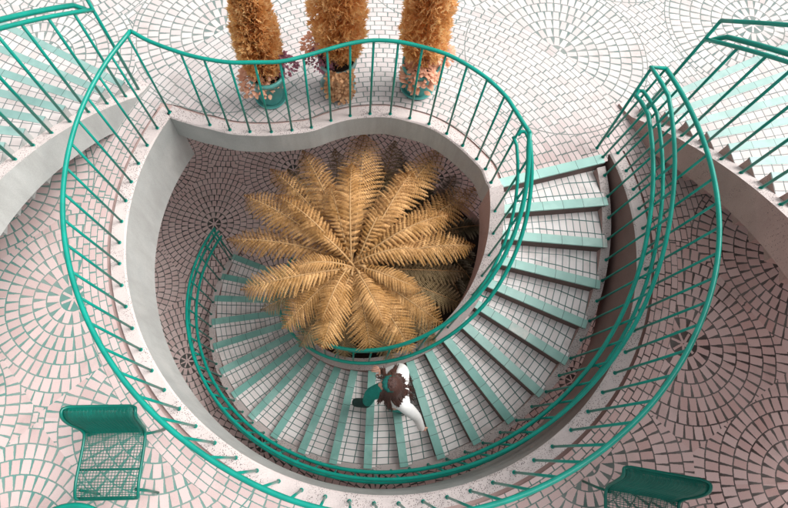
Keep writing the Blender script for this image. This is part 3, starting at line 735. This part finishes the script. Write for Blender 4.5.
# ivy hanging down the front of the middle pot to the floor
rg = random.Random(9); mb = MB()
for i in range(1500):
    t = rg.random(); st_ = rg.randrange(9); a = -pi / 2 + .12 + (st_ - 4) * .13 + .10 * math.sin(t * 7 + st_ * 2) + rg.gauss(0, .06); t = t if st_ % 3 else t * .8; r = .185 - .02 * t + .07 * rg.random() ** 2 ; z = .44 * (1 - t) + .01
    p = Vector((P2.x + math.cos(a) * r * 1.0, P2.y + math.sin(a) * r, z)); d = Vector((rg.uniform(-1, 1), rg.uniform(-1, .2), rg.uniform(-.8, .5))).normalized(); s = d.cross(Vector((0, -1, .6))).normalized(); L = rg.uniform(.022, .045)
    mb.add([p, p + d * L * .5 + s * L * .45, p + d * L, p + d * L * .5 - s * L * .45], [(0, 1, 2, 3)], 0, rnd=rg.random() * .9 + .05)
tagm(mb.build('ivy_plant', M_ivy), 'brown trailing ivy hanging down the front of the middle pot', 'plant')

# ------------------------------------------------------------------ chairs and table
def wire_chair(seatL, seatR, label, depth=.45, wback=.03):
    """seatL, seatR: rear corners of the seat on the floor plan (seen from the sitter, back behind)"""
    sl, sr_ = Vector((seatL.x, seatL.y, 0)), Vector((seatR.x, seatR.y, 0)); X = (sr_ - sl); Wd = X.length; X.normalize(); Y = Vector((X.y, -X.x, 0))   # Y points to the front
    e = empty('wire_chair', (sl + sr_) * .5 + Y * depth * .5, label, 'chair', 'green wire chairs')
    Z = Vector((0, 0, 1))
    # profile of the bent mesh: front edge roll, seat dip, bend, back, rolled top
    prof = [(depth + .015, .40), (depth, .432), (depth * .78, .452), (depth * .5, .435), (depth * .22, .42), (.03, .425), (0, .455), (-.02, .52), (-.035, .60), (-.055, .68), (-.075, .735), (-.10, .765), (-.13, .765), (-.15, .745)]
    pr = smooth_path([Vector((a, b_, 0)) for a, b_ in prof], 3)
    def wid(i):
        t = i / (len(pr) - 1); return .0 if t < .42 else wback * min(1, (t - .42) / .25)
    P = lambda i, u: sl + X * (-(wid(i)) + (Wd + 2 * wid(i)) * u) + Y * pr[i].x + Z * pr[i].y
    N = len(pr)
    def inset(i):                                    # rounded corners at both ends
        k = min(i, N - 1 - i); return [.10, .045, .015, .004][k] if k < 4 else 0
    loop = [P(i, inset(i)) for i in range(N)] + [P(i, 1 - inset(i)) for i in reversed(range(N))]
    mb = MB(); mb.tube(loop, .0125, 8, True); mb.build('frame', M_tealdark, e)
    mb = MB()
    nu = 20
    for j in range(1, nu):
        u = j / nu; mb.tube([P(i, u) for i in range(N)], .0026, 4)
    for i in range(1, N - 1):
        ii = i
        mb.tube([P(ii, inset(ii) + (1 - 2 * inset(ii)) * k / 8) for k in range(9)], .0026, 4)
        if i < N - 2:
            f = lambda u: (P(ii, u) + P(ii + 1, u)) * .5
            mb.tube([f(inset(ii) + (1 - 2 * inset(ii)) * k / 8) for k in range(9)], .0024, 4)
    mb.build('wire_mesh', M_tealdark, e)
    mid = [i for i in range(N) if abs(pr[i].x - depth * .5) < .06][0]
    mb = MB(); mb.tube([P(mid, 0) - Z * .012, P(mid, 1) - Z * .012], .009, 8); mb.build('cross_bar', M_tealdark, e)
    mb = MB(); mb.tube([P(N // 2 - 3, .02) - Z * .01, P(N // 2 - 3, .98) - Z * .01], .008, 8); mb.build('cross_bar', M_tealdark, e)
    for u, yy in ((.06, depth * .9), (.94, depth * .9), (.06, .03), (.94, .03)):
        top = sl + X * Wd * u + Y * yy + Z * .425; s = -1 if u < .5 else 1; fy = 1 if yy > .1 else -1
        mb = MB(); mb.tube([top, top + X * .02 * s + Y * .02 * fy - Z * .2, top + X * .035 * s + Y * .05 * fy - Z * .425], .011, 8); mb.build('leg', M_tealdark, e)
wire_chair(W(84, 431, .44), W(145, 430, .44), 'green wire mesh chair with rolled top at the bottom left corner')
wire_chair(W(607, 487, .44), W(680, 500, .44), 'green wire mesh chair cut off by the bottom edge on the right')
tc = Vector((-1.80, -.66, 0))
e = empty('cafe_table', tc, 'round teal cafe table just peeking in at the bottom left edge', 'table')
mb = MB(); mb.lathe([(.001, .70), (.30, .70), (.335, .705), (.345, .72), (.335, .735), (.32, .737), (.315, .728), (.001, .728)], tc, 48); mb.build('table_top', M_top, e)
mb = MB(); mb.lathe([(.03, .70), (.028, .05), (.06, .03)], tc, 16); mb.build('pedestal', M_top, e)
mb = MB(); mb.lathe([(.22, .0), (.22, .012), (.06, .035), (.001, .036)], tc, 32); mb.build('base', M_top, e)

# ------------------------------------------------------------------ person walking down the steps
TH = R(176)                                   # walking direction (towards -x)
tz = -11 * RISE
F = Vector((math.cos(TH), math.sin(TH), 0)); Lf = Vector((-F.y, F.x, 0))   # her left is screen-down
org = Vector((.475, .545, tz + .05))          # under the pelvis
def L(f, l, z): return org + F * f + Lf * l + Vector((0, 0, z))
pe = empty('person', org, 'woman in white top, teal beret and teal trousers walking down the spiral steps', 'person')
def skin_mesh(name, joints, edges, mat, parent, root=0, sub=2):
    me = bpy.data.meshes.new(name); me.from_pydata([tuple(j[0]) for j in joints], edges, []); me.materials.append(mat)
    o = bpy.data.objects.new(name, me); COL.objects.link(o)
    sm = o.modifiers.new('Skin', 'SKIN'); sm.use_smooth_shade = True; sm.branch_smoothing = .6
    if not me.skin_vertices: 
        bpy.context.view_layer.objects.active = o
    sv = me.skin_vertices[0].data if me.skin_vertices else None
    for i, j in enumerate(joints):
        r = j[1]; sv[i].radius = r if isinstance(r, tuple) else (r, r); sv[i].use_root = (i == root)
    ss = o.modifiers.new('Subdivision', 'SUBSURF'); ss.levels = sub; ss.render_levels = sub
    o.parent = parent; o.matrix_parent_inverse = Matrix.Translation(parent.location).inverted()
    return o
J = []; E_ = []
def jn(p, r, prev=None):
    J.append((p, r)); k = len(J) - 1
    if prev is not None: E_.append((prev, k))
    return k
pelvis = jn(L(0, 0, .86), (.135, .10))
waist = jn(L(.01, 0, 1.00), (.11, .085), pelvis); chest = jn(L(.03, 0, 1.20), (.13, .095), waist); neckb = jn(L(.045, 0, 1.36), (.055, .055), chest)
neck = jn(L(.075, 0, 1.42), (.045, .045), neckb); jaw = jn(L(.115, 0, 1.46), (.06, .07), neck); head = jn(L(.11, 0, 1.53), (.075, .09), jaw); crn = jn(L(.10, 0, 1.59), (.055, .065), head)
nose = jn(L(.205, 0, 1.50), (.012, .012), jaw)
rhand = W(376, 369, -.86); lhand = W(421, 427, -.95)
def arm(sh, el, wr, hand_dir, pr, palm_up):
    a = jn(sh, .052, pr); b_ = jn(el, .038, a); c = jn(wr, .025, b_); d = jn(wr + hand_dir * .05, (.030, .018), c)
    side = hand_dir.cross(palm_up).normalized()
    for k, (o, l) in enumerate(((-.026, .062), (-.009, .072), (.009, .068), (.025, .052))):
        q = jn(wr + hand_dir * .085 + side * o, .009, d); q2_ = jn(wr + hand_dir * (.085 + l * .5) + side * o * 1.1 - palm_up * .012, .008, q); jn(wr + hand_dir * (.085 + l * .8) + side * o * 1.1 - palm_up * .038, .007, q2_)
    t = jn(wr + hand_dir * .045 - side * .04 - palm_up * .01, .010, d); jn(wr + hand_dir * .08 - side * .055 - palm_up * .025, .008, t)
    return a, b_, c
rsh = L(-.03, -.15, 1.31); lsh = L(-.06, .15, 1.31)
rw_ = rhand + Vector((.09, -.03, .02)); rel = rsh.lerp(rw_, .5) + Vector((.07, .05, -.05))
arm(rsh, rel, rw_, (rhand - rw_).normalized(), chest, Vector((0, 0, 1)))
lw = lhand; lel = lsh.lerp(lw, .5) + Vector((.04, .0, -.04))
arm(lsh, lel, lw, (lw - lel).normalized(), chest, Lf)
# legs: right leg forward (the foot is on the step in front), left leg behind
hipR = L(.0, -.085, .84); hipL = L(.0, .085, .84)
footR = W(367, 403, tz + .08); footL = org + F * -.22 + Lf * .09 + Vector((0, 0, -.05 + RISE + .08))
kneeR = hipR.lerp(footR, .5) + F * .10 + Vector((0, 0, .03)); kneeL = hipL.lerp(footL, .5) + F * .09
for hp, kn, ft, up in ((hipR, kneeR, footR, 0), (hipL, kneeL, footL, .0)):
    a = jn(hp, .085, pelvis); b_ = jn(kn, .058, a); c = jn(ft, .038, b_); d = jn(ft + F * .07 - Vector((0, 0, .035)), (.038, .028), c); jn(ft + F * .15 - Vector((0, 0, .05)), (.033, .02), d)
skin_mesh('body', J, E_, M_skin, pe)
def sub_skin(name, pts, edges, mat): return skin_mesh(name, pts, edges, mat, pe)
sub_skin('top', [(L(0, 0, .88), (.20, .17)), (L(.01, 0, 1.02), (.175, .15)), (L(.015, 0, 1.20), (.195, .165)), (L(.045, 0, 1.375), (.085, .08)), (rsh, .08), (rel, .05), (rw_ + (rel - rw_) * .05, .040), (lsh, .078), (lel, .05), (lw - (lel - lw) * .25, .036)],
         [(0, 1), (1, 2), (2, 3), (2, 4), (4, 5), (5, 6), (2, 7), (7, 8), (8, 9)], M_cloth)
sub_skin('trousers', [(L(0, 0, .90), (.142, .108)), (L(0, 0, .82), (.145, .11)), (hipR, .10), (kneeR, .075), (footR + Vector((0, 0, .05)), .062), (hipL, .10), (kneeL, .075), (footL + Vector((0, 0, .05)), .062)],
         [(0, 1), (1, 2), (2, 3), (3, 4), (1, 5), (5, 6), (6, 7)], M_trous)
for ft in (footR, footL):
    sub_skin('shoe', [(ft - F * .05 - Vector((0, 0, .02)), (.056, .056)), (ft + F * .03 - Vector((0, 0, .025)), (.058, .055)), (ft + F * .11 - Vector((0, 0, .04)), (.058, .046)), (ft + F * .175 - Vector((0, 0, .048)), (.045, .035))], [(0, 1), (1, 2), (2, 3)], M_shoe)
# hair: cap plus many strands blown back over the shoulders
hc = L(.095, 0, 1.55); mb = MB(); rg = random.Random(7)
for i in range(520):
    a = rg.uniform(0, 2 * pi); back = -math.cos(a)     # a=0 is the face side
    if back < -.8: continue
    d0 = F * math.cos(a) + Lf * math.sin(a)
    st_ = hc + d0 * .05 * rg.random() + Vector((0, 0, .075)); q = [hc + Vector((rg.uniform(-.03, .03), rg.uniform(-.03, .03), .134)), hc + d0 * .055 + Vector((0, 0, .112))] if i % 2 == 0 else [st_]
    lock = math.floor(a * 5); lr = random.Random(lock); lenh = (rg.uniform(.14, .26) + lr.uniform(0, .14)) * (.75 + .35 * (back + .5)); tow = (d0 * .8 - F * lr.uniform(.1, .9) + Lf * (lr.uniform(-.3, .6) + rg.uniform(-.12, .12))).normalized()
    q.append(hc + d0 * .082 + Vector((0, 0, .03))); q.append(hc + d0 * .09 + tow * .02 - Vector((0, 0, .06)))
    for k in range(1, 5):
        t = k / 4; q.append(hc + d0 * .092 + tow * lenh * .42 * t ** 1.2 + Vector((rg.uniform(-.012, .012), rg.uniform(-.012, .012), -.06 - lenh * .75 * t)))
    mb.tube(q, [.004] * (len(q) - 6) + [.0075, .0075, .007, .006, .0045, .002], 4)
mb.build('hair', M_hair, pe)
mb = MB(); n = 20; prof = [(.001, .055), (.03, .052), (.055, .04), (.072, .018), (.074, 0), (.066, -.015), (.06, -.02)]
cc = L(.105, 0, 1.625)
mb.lathe(prof, (0, 0, 0), 28); mb.v = [tuple(cc + F * v[0] + Lf * v[1] + Vector((0, 0, v[2] * .9 + .25 * v[0]))) for v in mb.v]; 
mb.v = [tuple(Vector(v) + Vector((math.sin(v[1] * 190 + v[0] * 60), math.cos(v[0] * 170), math.sin(v[0] * 210 + v[1] * 130))) * .0045) for v in mb.v]; mb.build('beret', M_hat, pe)
